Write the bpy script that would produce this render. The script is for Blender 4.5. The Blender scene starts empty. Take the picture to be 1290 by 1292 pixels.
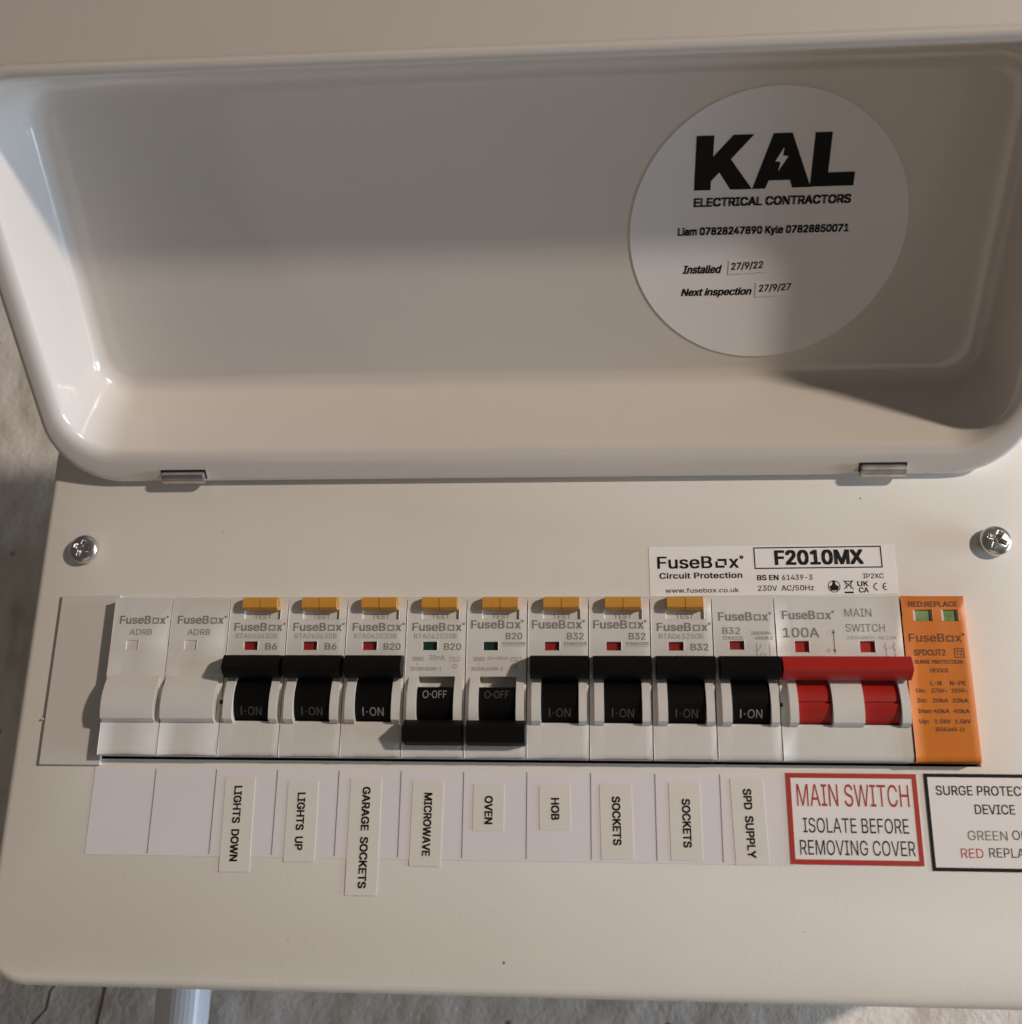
import bpy, bmesh, math, os, random
from mathutils import Vector, Matrix, noise
from mathutils.geometry import tessellate_polygon, interpolate_bezier, delaunay_2d_cdt

C = bpy.context.scene
random.seed(4)
MM = 0.001
R = math.radians

# ------------------------------------------------------------------ camera
cam_d = bpy.data.cameras.new("camera")
cam = bpy.data.objects.new("camera", cam_d)
C.collection.objects.link(cam)
cam_d.sensor_fit = 'HORIZONTAL'
cam_d.sensor_width = 36.0
cam_d.lens = 1300.0 / 1290.0 * 36.0
cam_d.clip_start = 0.01
cam_d.clip_end = 20.0
RIGHT = Vector((0.99751564, 0.06925643, 0.01288805))
UP = Vector((0.00767145, -0.2886582, 0.95740148))
FWD = Vector((-0.07002645, 0.95492408, 0.28847236))
CAM = Vector((142.531, -300.772, -13.998)) * MM
cam.matrix_world = Matrix(((RIGHT.x, UP.x, -FWD.x, CAM.x), (RIGHT.y, UP.y, -FWD.y, CAM.y),
                           (RIGHT.z, UP.z, -FWD.z, CAM.z), (0, 0, 0, 1)))
cam_d.dof.use_dof = True
cam_d.dof.focus_distance = 0.31
cam_d.dof.aperture_fstop = 11.0
C.camera = cam

# ------------------------------------------------------------------ world and lamps
w = bpy.data.worlds.new("World"); C.world = w; w.use_nodes = True
bg = w.node_tree.nodes["Background"]
bg.inputs[0].default_value = (1.0, 0.90, 0.81, 1); bg.inputs[1].default_value = 0.07


def lamp(name, loc, target, power, color, size, size_y=None, shape='DISK', spread=180):
    d = bpy.data.lights.new(name, 'AREA'); d.energy = power; d.color = color
    d.shape = shape; d.size = size
    if size_y: d.size_y = size_y
    d.spread = R(spread)
    o = bpy.data.objects.new(name, d); C.collection.objects.link(o)
    o.location = Vector(loc) * MM
    o.rotation_euler = (Vector(target) * MM - o.location).to_track_quat('-Z', 'Y').to_euler()
    return o


lamp("warm_lamp", (1670, -1325, 545), (130, 0, 60), 28.5, (1.0, 0.86, 0.735), 0.11)
lamp("cool_window", (1900, -165, -85), (60, -70, 140), 29.0, (0.60, 0.77, 1.0), 0.22, 0.9, 'RECTANGLE')
lamp("floor_bounce_fill", (150, -750, -1000), (125, -60, 130), 1.2, (1.0, 0.86, 0.73), 1.1)  # added fill lamp, stands in for light off the floor
C.view_settings.view_transform = 'Standard'
C.view_settings.look = 'None'
C.view_settings.exposure = 0.0
C.view_settings.gamma = 1.0
C.cycles.max_bounces = 8
C.cycles.diffuse_bounces = 5
C.cycles.use_denoising = True

# ------------------------------------------------------------------ helpers


def mat(name, color, rough=0.45, metal=0.0, coat=0.0, grain=0.0, grain_scale=900.0, mottled=0.0, mottle_scale=40.0, spec=0.5):
    m = bpy.data.materials.new(name); m.use_nodes = True
    nt = m.node_tree; b = nt.nodes["Principled BSDF"]
    b.inputs["Base Color"].default_value = (*color, 1)
    b.inputs["Roughness"].default_value = rough
    b.inputs["Metallic"].default_value = metal
    b.inputs["Specular IOR Level"].default_value = spec
    if coat:
        b.inputs["Coat Weight"].default_value = coat
        b.inputs["Coat Roughness"].default_value = 0.06
    tc = nt.nodes.new("ShaderNodeTexCoord")
    if mottled:
        n = nt.nodes.new("ShaderNodeTexNoise"); n.inputs["Scale"].default_value = mottle_scale
        n.inputs["Detail"].default_value = 6
        nt.links.new(tc.outputs["Object"], n.inputs["Vector"])
        r = nt.nodes.new("ShaderNodeMapRange")
        r.inputs[1].default_value = 0.3; r.inputs[2].default_value = 0.7
        r.inputs[3].default_value = 1 - mottled; r.inputs[4].default_value = 1 + mottled * 0.4
        nt.links.new(n.outputs["Fac"], r.inputs[0])
        mx = nt.nodes.new("ShaderNodeMix"); mx.data_type = 'RGBA'; mx.blend_type = 'MULTIPLY'
        mx.inputs[0].default_value = 1
        mx.inputs[6].default_value = (*color, 1)
        nt.links.new(r.outputs[0], mx.inputs[7])
        nt.links.new(mx.outputs[2], b.inputs["Base Color"])
        r2 = nt.nodes.new("ShaderNodeMapRange")
        r2.inputs[3].default_value = max(0, rough - 0.06); r2.inputs[4].default_value = rough + 0.06
        nt.links.new(n.outputs["Fac"], r2.inputs[0]); nt.links.new(r2.outputs[0], b.inputs["Roughness"])
    if grain:
        n = nt.nodes.new("ShaderNodeTexNoise"); n.inputs["Scale"].default_value = grain_scale
        n.inputs["Detail"].default_value = 3
        nt.links.new(tc.outputs["Object"], n.inputs["Vector"])
        bp = nt.nodes.new("ShaderNodeBump"); bp.inputs["Strength"].default_value = grain
        bp.inputs["Distance"].default_value = 0.0004
        nt.links.new(n.outputs["Fac"], bp.inputs["Height"]); nt.links.new(bp.outputs[0], b.inputs["Normal"])
    return m


M = dict(
    cover=mat("cover_paint", (0.78, 0.755, 0.70), 0.5, grain=0.07, grain_scale=700, mottled=0.03, mottle_scale=25),
    flap=mat("flap_gloss_paint", (0.69, 0.64, 0.58), 0.2, coat=0.6, mottled=0.02, mottle_scale=20),
    blank=mat("blanking_plastic", (0.66, 0.635, 0.60), 0.45, grain=0.05),
    plastic=mat("breaker_plastic", (0.72, 0.70, 0.665), 0.42, grain=0.06, mottled=0.04, mottle_scale=120),
    switch_plastic=mat("switch_plastic", (0.72, 0.71, 0.675), 0.42, grain=0.06, mottled=0.04, mottle_scale=120),
    black=mat("black_lever_plastic", (0.005, 0.0045, 0.0045), 0.5, grain=0.08, spec=0.12),
    red=mat("red_lever_plastic", (0.42, 0.016, 0.012), 0.38, grain=0.06),
    amber=mat("amber_button_plastic", (0.62, 0.29, 0.042), 0.42, grain=0.06, mottled=0.05, mottle_scale=200),
    orange=mat("orange_plastic", (0.68, 0.19, 0.012), 0.42, grain=0.06, mottled=0.04, mottle_scale=120),
    flag_red=mat("red_flag", (0.30, 0.02, 0.018), 0.35),
    flag_green=mat("green_flag", (0.006, 0.045, 0.03), 0.35),
    pale_green=mat("pale_green_indicator", (0.24, 0.40, 0.19), 0.2, coat=0.6, mottled=0.35, mottle_scale=260),
    dark=mat("recess_shade", (0.01, 0.009, 0.008), 0.8),  # near-black that puts the shade of holes and gaps into colour
    steel=mat("zinc_plated_steel", (0.70, 0.70, 0.67), 0.27, metal=1.0, mottled=0.12, mottle_scale=400),
    hinge=mat("hinge_steel", (0.62, 0.60, 0.58), 0.36, metal=1.0, mottled=0.15, mottle_scale=300),
    paper=mat("white_paper_label", (0.80, 0.77, 0.79), 0.55, mottled=0.02, mottle_scale=60),
    tape=mat("cream_tape", (0.80, 0.765, 0.715), 0.4, mottled=0.03, mottle_scale=90),
    vinyl=mat("white_vinyl_sticker", (0.90, 0.88, 0.87), 0.38, mottled=0.02, mottle_scale=40),
    inkblack=mat("black_ink", (0.009, 0.008, 0.007), 0.6, spec=0.2),
    inkgrey=mat("grey_print", (0.24, 0.23, 0.215), 0.5),
    inkdim=mat("faint_grey_print", (0.36, 0.345, 0.32), 0.5),
    inkbrown=mat("brown_print", (0.10, 0.034, 0.014), 0.5),
    inkred=mat("red_ink", (0.46, 0.035, 0.022), 0.45),
    inkgreen=mat("green_ink", (0.13, 0.17, 0.09), 0.5),
    inkwhite=mat("white_print", (0.30, 0.30, 0.29), 0.5),
    inkpale=mat("worn_white_print", (0.075, 0.075, 0.073), 0.5),
    edge=mat("sticker_edge", (0.22, 0.20, 0.18), 0.6),
    pipe=mat("white_conduit_pvc", (0.68, 0.69, 0.70), 0.35),
)


def link(name, bm, m, parent=None, smooth=None, scale=MM, loc=None):
    """one mesh object from a bmesh in millimetres"""
    bmesh.ops.recalc_face_normals(bm, faces=bm.faces) if smooth != 'keep' else None
    if scale != 1:
        bmesh.ops.scale(bm, vec=(scale,) * 3, verts=bm.verts)
    me = bpy.data.meshes.new(name)
    bm.to_mesh(me); bm.free()
    me.materials.append(M[m] if isinstance(m, str) else m)
    if smooth:
        for p in me.polygons: p.use_smooth = True
        if smooth is not True and smooth != 'keep':
            me.set_sharp_from_angle(angle=R(smooth))
    o = bpy.data.objects.new(name, me)
    C.collection.objects.link(o)
    if loc: o.location = Vector(loc) * MM
    if parent: o.parent = parent
    return o


def tag(o, label=None, cat=None, group=None, kind=None):
    if label: o["label"] = label
    if cat: o["category"] = cat
    if group: o["group"] = group
    if kind: o["kind"] = kind
    return o


def empty(name, loc):
    o = bpy.data.objects.new(name, None); C.collection.objects.link(o)
    o.location = Vector(loc) * MM; o.empty_display_size = 0.01
    return o


def copy_tree(o, parent=None):
    c = o.copy(); C.collection.objects.link(c)
    if parent: c.parent = parent
    for ch in list(o.children): copy_tree(ch, c)
    return c


def box(bm, x0, x1, y0, y1, z0, z1, bev=0.0, seg=2):
    vs = [bm.verts.new((x, y, z)) for x in (x0, x1) for y in (y0, y1) for z in (z0, z1)]
    idx = [(0, 1, 3, 2), (4, 6, 7, 5), (0, 4, 5, 1), (2, 3, 7, 6), (0, 2, 6, 4), (1, 5, 7, 3)]
    fs = [bm.faces.new([vs[i] for i in f]) for f in idx]
    if bev:
        es = list({e for f in fs for e in f.edges})
        bmesh.ops.bevel(bm, geom=es, offset=bev, segments=seg, profile=0.5, affect='EDGES', clamp_overlap=True)


def prism(bm, prof, x0, x1, bev=0.0, seg=2):
    """profile of (p, z) - p is how far it stands out of the plate - swept along x"""
    a = [bm.verts.new((x0, -p, z)) for p, z in prof]
    b = [bm.verts.new((x1, -p, z)) for p, z in prof]
    n = len(prof)
    fs = [bm.faces.new(a), bm.faces.new(list(reversed(b)))]
    for i in range(n):
        fs.append(bm.faces.new((a[i], b[i], b[(i + 1) % n], a[(i + 1) % n])))
    if bev:
        es = [e for e in {e for f in fs for e in f.edges} if len(e.link_faces) == 2 and e.calc_face_angle(0) > R(28)]
        bmesh.ops.bevel(bm, geom=es, offset=bev, segments=seg, profile=0.5, affect='EDGES', clamp_overlap=True)


def stepped(bm, xs, zs, height, back, bev=0.22, bottom=None):
    """a moulded front: a grid of cells, each cell at its own height, walls between; back at p = back"""
    nx, nz = len(xs) - 1, len(zs) - 1
    H = lambda i, j: height(i, j) if 0 <= i < nx and 0 <= j < nz else back
    cache = {}

    def v(x, p, z):
        k = (round(x, 4), round(p, 4), round(z, 4))
        if k not in cache: cache[k] = bm.verts.new((x, -p, z))
        return cache[k]

    def face(vs):
        try: bm.faces.new(vs)
        except ValueError: pass
    for i in range(nx):
        for j in range(nz):
            h = H(i, j)
            if h == back: continue
            face([v(xs[i], h, zs[j]), v(xs[i + 1], h, zs[j]), v(xs[i + 1], h, zs[j + 1]), v(xs[i], h, zs[j + 1])])
    # walls: split each wall at every height level so that neighbours share vertices
    levels = sorted({H(i, j) for i in range(nx) for j in range(nz)} | {back})

    def wall(a, b, h0, h1):
        lo, hi = min(h0, h1), max(h0, h1)
        ls = [l for l in levels if lo <= l <= hi]
        for l0, l1 in zip(ls, ls[1:]):
            face([v(a[0], l0, a[1]), v(b[0], l0, b[1]), v(b[0], l1, b[1]), v(a[0], l1, a[1])])
    for i in range(nx + 1):
        for j in range(nz):
            h0, h1 = H(i - 1, j), H(i, j)
            if h0 != h1: wall((xs[i], zs[j]), (xs[i], zs[j + 1]), h0, h1)
    for j in range(nz + 1):
        for i in range(nx):
            h0, h1 = H(i, j - 1), H(i, j)
            if h0 != h1: wall((xs[i], zs[j]), (xs[i + 1], zs[j]), h0, h1)
    bmesh.ops.dissolve_limit(bm, angle_limit=R(1), verts=bm.verts, edges=bm.edges)
    if bottom:                                             # the sloped lower edge of the moulding
        zb, hb, dp, dz = bottom
        es = [e for e in bm.edges if all(abs(q.co.z - zb) < 1e-4 and abs(-q.co.y - hb) < 1e-4 for q in e.verts)]
        bmesh.ops.bevel(bm, geom=es, offset=dp, segments=4, profile=0.5, affect='EDGES')
    if bev:
        es = [e for e in bm.edges if len(e.link_faces) == 2 and e.calc_face_angle(0) > R(40)]
        bmesh.ops.bevel(bm, geom=es, offset=bev, segments=2, profile=0.5, affect='EDGES', clamp_overlap=True)


def lathe(bm, prof, n=32, axis='y'):
    """(radius, height) profile turned round -y (or z)"""
    rings = []
    for r, h in prof:
        ring = []
        for k in range(n):
            a = 2 * math.pi * k / n
            ring.append(bm.verts.new((r * math.cos(a), -h, r * math.sin(a)) if axis == 'y' else (r * math.cos(a), r * math.sin(a), h)))
        rings.append(ring)
    for r0, r1 in zip(rings, rings[1:]):
        for k in range(n):
            bm.faces.new((r0[k], r0[(k + 1) % n], r1[(k + 1) % n], r1[k]))
    bm.faces.new(rings[0]); bm.faces.new(rings[-1])


# ---- print: flat lettering meshes
try:
    FONT = bpy.data.fonts.load(os.path.join(bpy.utils.system_resource('DATAFILES'), 'fonts', 'Inter.woff2'))
except Exception:
    FONT = None
_glyph = {}


def glyphs(s, bold=0.0, spacing=1.0, word=1.0, shear=0.0):
    """outlines of a line of print, every outer contour filled by itself (faces that overlap get a layer each)"""
    k = (s, spacing, word, shear)
    if k in _glyph: return _glyph[k]
    cu = bpy.data.curves.new("print", 'FONT'); cu.body = s; cu.size = 1
    if FONT: cu.font = FONT
    cu.space_character = spacing; cu.space_word = word; cu.shear = shear
    o = bpy.data.objects.new("print", cu); C.collection.objects.link(o)
    dg = bpy.context.evaluated_depsgraph_get(); dg.update()
    oc = o.evaluated_get(dg).to_curve(dg)
    loops = []
    for sp in oc.splines:
        pts = []
        bz = sp.bezier_points; n = len(bz)
        for i in range(n):
            a, b = bz[i], bz[(i + 1) % n]
            pts += [Vector((q.x, q.y, 0)) for q in interpolate_bezier(a.co, a.handle_right, b.handle_left, b.co, 4)[:-1]]
        out = []
        for q in pts:
            if not out or (q - out[-1]).length > 1e-4: out.append(q)
        if len(out) > 2 and (out[0] - out[-1]).length < 1e-4: out.pop()
        if len(out) > 2: loops.append(out)
    o.to_curve_clear() if False else None
    bpy.data.objects.remove(o); bpy.data.curves.remove(cu)
    area = lambda L: 0.5 * sum(L[i].x * L[(i + 1) % len(L)].y - L[(i + 1) % len(L)].x * L[i].y for i in range(len(L)))
    ar = [area(L) for L in loops]
    sign = math.copysign(1, max(ar, key=abs))

    def inside(q, L):
        c = False
        for i in range(len(L)):
            a, b = L[i], L[i - 1]
            if (a.y > q.y) != (b.y > q.y) and q.x < (b.x - a.x) * (q.y - a.y) / (b.y - a.y) + a.x: c = not c
        return c
    outer = [(L, a, []) for L, a in zip(loops, ar) if a * sign > 0]
    for L, a in zip(loops, ar):
        if a * sign < 0:
            own = [q for q in outer if inside(L[0], q[0])]
            if own: min(own, key=lambda q: abs(q[1]))[2].append(L)
    vs, fs, lay = [], [], []
    for n, (L, a, holes) in enumerate(outer):
        base = len(vs); flat_ = [q for l in [L] + holes for q in l]
        vs += [(q.x, q.y) for q in flat_]; lay += [n % 3] * len(flat_)
        es, o_ = [], 0
        for l in [L] + holes:
            es += [(o_ + i, o_ + (i + 1) % len(l)) for i in range(len(l))]; o_ += len(l)
        nv, _, nf, _, _, _ = delaunay_2d_cdt([Vector((q.x, q.y)) for q in flat_], es, [], 4, 1e-6)
        del vs[base:]; del lay[base:]
        vs += [(q.x, q.y) for q in nv]; lay += [n % 3] * len(nv)
        for f in nf:
            q = Vector((sum(nv[i].x for i in f) / len(f), sum(nv[i].y for i in f) / len(f)))
            if inside(q, L) and not any(inside(q, h) for h in holes): fs.append(tuple(base + i for i in f))
    _glyph[k] = (vs, fs, min(a for a, b in vs), max(a for a, b in vs), lay)
    return _glyph[k]


CAP = 0.5157 if FONT else 0.69                           # cap height of the face at size 1


def LIFT(fr):
    """which way a frame faces"""
    o = Vector(fr(0, 0)); n = (Vector(fr(1, 0)) - o).cross(Vector(fr(0, 1)) - o).normalized()
    return n


def put_text(bm, fr, s, x0, x1, zb, cap, **kw):
    """set a line into a frame: fr(a, b) -> point; a runs x0..x1 along the line, b up from zb"""
    vs, fs, g0, g1, lay = glyphs(s, **kw)
    up = LIFT(fr)
    bold = kw.get("bold", 0.0)
    kz = cap / CAP; kx = (x1 - x0) / (g1 - g0 + 2 * bold)
    for q, (dx, dz) in enumerate([(0, 0)] if not bold else [(-1, -.6), (-1, .6), (1, -.6), (1, .6)]):   # heavier strokes: the same print laid a hair apart
        nv = []
        for (a, b), l in zip(vs, lay):
            co = Vector(fr(x0 + (a - g0 + bold + dx * bold) * kx, zb + (b + dz * bold) * kz))
            co += up * (0.004 * q + 0.0012 * l)
            nv.append(bm.verts.new(co))
        for f in fs: bm.faces.new([nv[i] for i in f])


def put_poly(bm, fr, pts):
    bm.faces.new([bm.verts.new(fr(a, b)) for a, b in pts])


def put_rect(bm, fr, x0, x1, z0, z1):
    put_poly(bm, fr, [(x0, z0), (x1, z0), (x1, z1), (x0, z1)])


def put_line(bm, fr, a, b, t):
    d = Vector((b[0] - a[0], b[1] - a[1])); n = Vector((-d.y, d.x)).normalized() * t / 2
    put_poly(bm, fr, [(a[0] - n.x, a[1] - n.y), (b[0] - n.x, b[1] - n.y), (b[0] + n.x, b[1] + n.y), (a[0] + n.x, a[1] + n.y)])


def put_frame(bm, fr, x0, x1, z0, z1, t):
    put_rect(bm, fr, x0, x1, z0, z0 + t); put_rect(bm, fr, x0, x1, z1 - t, z1)
    put_rect(bm, fr, x0, x0 + t, z0 + t, z1 - t); put_rect(bm, fr, x1 - t, x1, z0 + t, z1 - t)


def put_ring(bm, fr, cx, cz, r, t, n=28, a0=0, a1=360):
    prev = None
    for k in range(n + 1):
        a = R(a0 + (a1 - a0) * k / n)
        cur = (bm.verts.new(fr(cx + r * math.cos(a), cz + r * math.sin(a))), bm.verts.new(fr(cx + (r - t) * math.cos(a), cz + (r - t) * math.sin(a))))
        if prev: bm.faces.new((prev[0], cur[0], cur[1], prev[1]))
        prev = cur


def put_logo(bm, fr, x0, x1, zb, cap, bold=0.018, dot=True, gap=False):
    """the maker's word mark: FuseB, a square o, x and a small ring"""
    W_ = x1 - x0
    put_text(bm, fr, "FuseB", x0, x0 + W_ * 0.635, zb, cap, bold=bold)
    s0, s1 = x0 + W_ * 0.672, x0 + W_ * 0.802
    t = cap * (0.15 if not gap else 0.19); h = cap * 0.76
    if gap:
        g = (s1 - s0) * 0.2
        put_rect(bm, fr, s0 + g, s1, zb + h - t, zb + h); put_rect(bm, fr, s0, s1 - g, zb, zb + t)
        put_rect(bm, fr, s0, s0 + t, zb + t, zb + h * 0.72); put_rect(bm, fr, s1 - t, s1, zb + h * 0.28, zb + h - t)
    else:
        put_frame(bm, fr, s0, s1, zb, zb + h, t)
    put_text(bm, fr, "x", x0 + W_ * 0.828, x0 + W_ * 0.94, zb, cap, bold=bold)
    if dot: put_ring(bm, fr, x0 + W_ * 0.975, zb + cap * 0.88, cap * 0.16, cap * 0.12, 10)


def flat(x0=0, z0=0, p=0.0, rot=0.0, yoff=0.0):
    """a frame lying on the front at height p: a -> x, b -> z, turned by rot degrees about (x0, z0)"""
    c, s = math.cos(R(rot)), math.sin(R(rot))
    return lambda a, b: (x0 + a * c - b * s, -p, z0 + a * s + b * c)


def down(x0, z0, p, rot=0.0):
    """a frame for lettering that reads downwards: a runs down, b runs to the right"""
    c, s = math.cos(R(rot)), math.sin(R(rot))
    return lambda a, b: (x0 + b * c + a * s, -p, z0 - a * c + b * s)


def ink(name, m, parent, build, offset=(0, 0, 0)):
    bm = bmesh.new(); build(bm)
    if offset != (0, 0, 0): bmesh.ops.translate(bm, vec=offset, verts=bm.verts)
    return link(name, bm, m, parent, smooth='keep')


# ------------------------------------------------------------------ the wall behind
wb = bmesh.new()
wx, wz = 190, 190
X0, X1, Z0, Z1, YW = -420.0, 760.0, -420.0, 760.0, 102.0


def axis(lo, hi, f0, f1, fine, coarse):
    a = []; v = lo
    while v < hi:
        a.append(v); v += fine if f0 <= v < f1 else coarse
    a.append(hi); return a


def wall_h(x, z):
    q = Vector((x, z, 0))
    h = 1.6 * noise.noise(q * 0.012) + 0.9 * noise.noise(q * 0.045 + Vector((7, 0, 0))) + 0.55 * noise.noise(q * 0.13)
    ridge = abs(noise.noise(Vector((x * 0.09, z * 0.022, 3))))
    h += 0.3 * max(0, 0.12 - ridge) / 0.12 + 0.22 * noise.noise(q * 0.33)
    h += 0.9 * abs(noise.noise(q * 0.06 + Vector((0, 9, 5))))
    h *= 0.62
    h *= 1.0 - 0.93 * min(1, max(0, (z - 200) / 100))
    return h


ax = axis(X0, X1, -150, 320, 2.2, 9.0); az = axis(Z0, Z1, -110, 220, 2.2, 9.0)
grid = []
for z in az:
    row = []
    for x in ax:
        h = wall_h(x, z)
        row.append(wb.verts.new((x, YW - h, z)))
    grid.append(row)
for j in range(len(az) - 1):
    for i in range(len(ax) - 1):
        wb.faces.new((grid[j][i], grid[j][i + 1], grid[j + 1][i + 1], grid[j + 1][i]))
wall_m = bpy.data.materials.new("painted_rough_plaster"); wall_m.use_nodes = True
nt = wall_m.node_tree; b = nt.nodes["Principled BSDF"]; b.inputs["Roughness"].default_value = 0.7
tc = nt.nodes.new("ShaderNodeTexCoord")
n1 = nt.nodes.new("ShaderNodeTexNoise"); n1.inputs["Scale"].default_value = 55; n1.inputs["Detail"].default_value = 9; n1.inputs["Roughness"].default_value = 0.62
mp = nt.nodes.new("ShaderNodeMapping"); mp.inputs["Scale"].default_value = (1.6, 1, 0.6)
nt.links.new(tc.outputs["Object"], mp.inputs[0]); nt.links.new(mp.outputs[0], n1.inputs["Vector"])
cr = nt.nodes.new("ShaderNodeValToRGB")
cr.color_ramp.elements[0].position = 0.30; cr.color_ramp.elements[0].color = (0.46, 0.42, 0.37, 1)
cr.color_ramp.elements[1].position = 0.62; cr.color_ramp.elements[1].color = (0.74, 0.70, 0.65, 1)
e = cr.color_ramp.elements.new(0.45); e.color = (0.64, 0.595, 0.54, 1)
nt.links.new(n1.outputs["Fac"], cr.inputs[0])
v1 = nt.nodes.new("ShaderNodeTexVoronoi"); v1.inputs["Scale"].default_value = 62; v1.inputs["Randomness"].default_value = 1
nt.links.new(tc.outputs["Object"], v1.inputs["Vector"])
pit = nt.nodes.new("ShaderNodeMapRange"); pit.inputs[1].default_value = 0.05; pit.inputs[2].default_value = 0.10
pit.inputs[3].default_value = 0.3; pit.inputs[4].default_value = 1.0
nt.links.new(v1.outputs["Distance"], pit.inputs[0])
mx = nt.nodes.new("ShaderNodeMix"); mx.data_type = 'RGBA'; mx.blend_type = 'MULTIPLY'; mx.inputs[0].default_value = 1
nt.links.new(cr.outputs[0], mx.inputs[6]); nt.links.new(pit.outputs[0], mx.inputs[7]); nt.links.new(mx.outputs[2], b.inputs["Base Color"])
n2 = nt.nodes.new("ShaderNodeTexNoise"); n2.inputs["Scale"].default_value = 420; n2.inputs["Detail"].default_value = 6
nt.links.new(tc.outputs["Object"], n2.inputs["Vector"])
ad = nt.nodes.new("ShaderNodeMath"); ad.operation = 'ADD'; nt.links.new(n2.outputs["Fac"], ad.inputs[0]); nt.links.new(pit.outputs[0], ad.inputs[1])
bp = nt.nodes.new("ShaderNodeBump"); bp.inputs["Strength"].default_value = 0.7; bp.inputs["Distance"].default_value = 0.0012
nt.links.new(ad.outputs[0], bp.inputs["Height"]); nt.links.new(bp.outputs[0], b.inputs["Normal"])
sx = nt.nodes.new("ShaderNodeSeparateXYZ"); nt.links.new(tc.outputs["Object"], sx.inputs[0])
up_m = nt.nodes.new("ShaderNodeMapRange"); up_m.inputs[1].default_value = 0.20; up_m.inputs[2].default_value = 0.30
nt.links.new(sx.outputs[2], up_m.inputs[0])               # the wall is skimmed smooth above the unit
mx2 = nt.nodes.new("ShaderNodeMix"); mx2.data_type = 'RGBA'
nt.links.new(up_m.outputs[0], mx2.inputs[0]); nt.links.new(mx.outputs[2], mx2.inputs[6]); mx2.inputs[7].default_value = (0.56, 0.51, 0.45, 1)
nt.links.new(mx2.outputs[2], b.inputs["Base Color"])
inv = nt.nodes.new("ShaderNodeMath"); inv.operation = 'MULTIPLY_ADD'; inv.inputs[1].default_value = -0.3; inv.inputs[2].default_value = 0.35
nt.links.new(up_m.outputs[0], inv.inputs[0]); nt.links.new(inv.outputs[0], bp.inputs["Strength"])
wall = link("wall", wb, wall_m, smooth=True)
tag(wall, "rough white painted plaster wall behind the consumer unit", None, kind='structure')


def crack(pts, wid):
    bm = bmesh.new(); prev = None
    for k, (x, z) in enumerate(pts):
        t = wid * (0.6 + 0.8 * random.random())
        cur = [bm.verts.new((a, YW - wall_h(a, z) - 0.12, z)) for a in (x - t, x, x + t)]
        if prev:
            bm.faces.new((prev[0], cur[0], cur[1], prev[1])); bm.faces.new((prev[1], cur[1], cur[2], prev[2]))
        prev = cur
    return bm


crack_m = mat("wall_crack", (0.13, 0.10, 0.075), 0.9)
for pts, wd in (([(-51, -70), (-55, -76), (-56, -82), (-61, -88), (-64, -96), (-63, -104)], 0.5),
                ([(-34, -68), (-35, -78), (-36.5, -90), (-37, -104)], 0.45)):
    link("crack", crack(pts, wd), crack_m, wall, smooth='keep')

# ------------------------------------------------------------------ consumer unit
PX0, PX1, PZ0, PZ1 = -27.0, 277.0, -59.3, 100.0
unit = tag(empty("consumer_unit", (125, 50, PZ0)),
           "white metal consumer unit with its glossy front flap propped open upwards", "fuse box")
UO = Vector((125, 50, PZ0))


def ulink(name, bm, m, parent=None, **k):
    """link a part built in scene millimetres under the unit's Empty"""
    bmesh.ops.translate(bm, vec=-UO, verts=bm.verts)
    return link(name, bm, m, parent or unit, **k)


def rrect(x0, x1, z0, z1, r, n=8, rt=None):
    """rounded rectangle, counter-clockwise from lower left; rt: radius of the upper corners"""
    rt = r if rt is None else rt
    out = []
    for cx, cz, rr, a in ((x0 + r, z0 + r, r, 180), (x1 - r, z0 + r, r, 270), (x1 - rt, z1 - rt, rt, 0), (x0 + rt, z1 - rt, rt, 90)):
        for k in range(n + 1):
            t = R(a + 90 * k / n); out.append((cx + rr * math.cos(t), cz + rr * math.sin(t)))
    return out


# front cover: a shell with rounded edges and the breaker window cut out of it
HX0, HX1, HZ0, HZ1 = -0.5, 251.6, 2.3, 50.0
bm = bmesh.new(); rings = []
for ins, y in ((0.0, 46), (0.0, 3.2), (0.25, 1.9), (0.9, 0.8), (1.8, 0.18), (2.8, 0.0)):
    rings.append([bm.verts.new((x, y, z)) for x, z in rrect(PX0 + ins, PX1 - ins, PZ0 + ins, PZ1 - min(ins, 0.9), 13.0 - ins, 8, max(2.2 - ins, 0.6))])
for a, c in zip(rings, rings[1:]):
    for k in range(len(a)): bm.faces.new((a[k], a[(k + 1) % len(a)], c[(k + 1) % len(a)], c[k]))
hole = [bm.verts.new((x, 0, z)) for x, z in ((HX0, HZ0), (HX1, HZ0), (HX1, HZ1), (HX0, HZ1))]
allv = rings[-1] + hole
tri = tessellate_polygon([[q.co for q in rings[-1]], [q.co for q in hole]])
for t in tri:
    try: bm.faces.new([allv[i] for i in t])
    except ValueError: pass
hin = [bm.verts.new((q.co.x, 3.0, q.co.z)) for q in hole]
for k in range(4): bm.faces.new((hole[k], hole[(k + 1) % 4], hin[(k + 1) % 4], hin[k]))
ulink("front_cover", bm, "cover", smooth=35)
bm = bmesh.new()
box(bm, PX0 + 0.8, PX1 - 0.8, 40, 99, PZ0 + 0.8, PZ1 - 0.8, 1.5)
ulink("enclosure", bm, "cover", smooth=35)
bm = bmesh.new()
box(bm, HX0 - 4, HX1 + 4, 30, 31, HZ0 - 4, HZ1 + 4)  # black sheet behind the window: the inside's shade as colour
ulink("interior_shade", bm, "dark")

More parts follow.
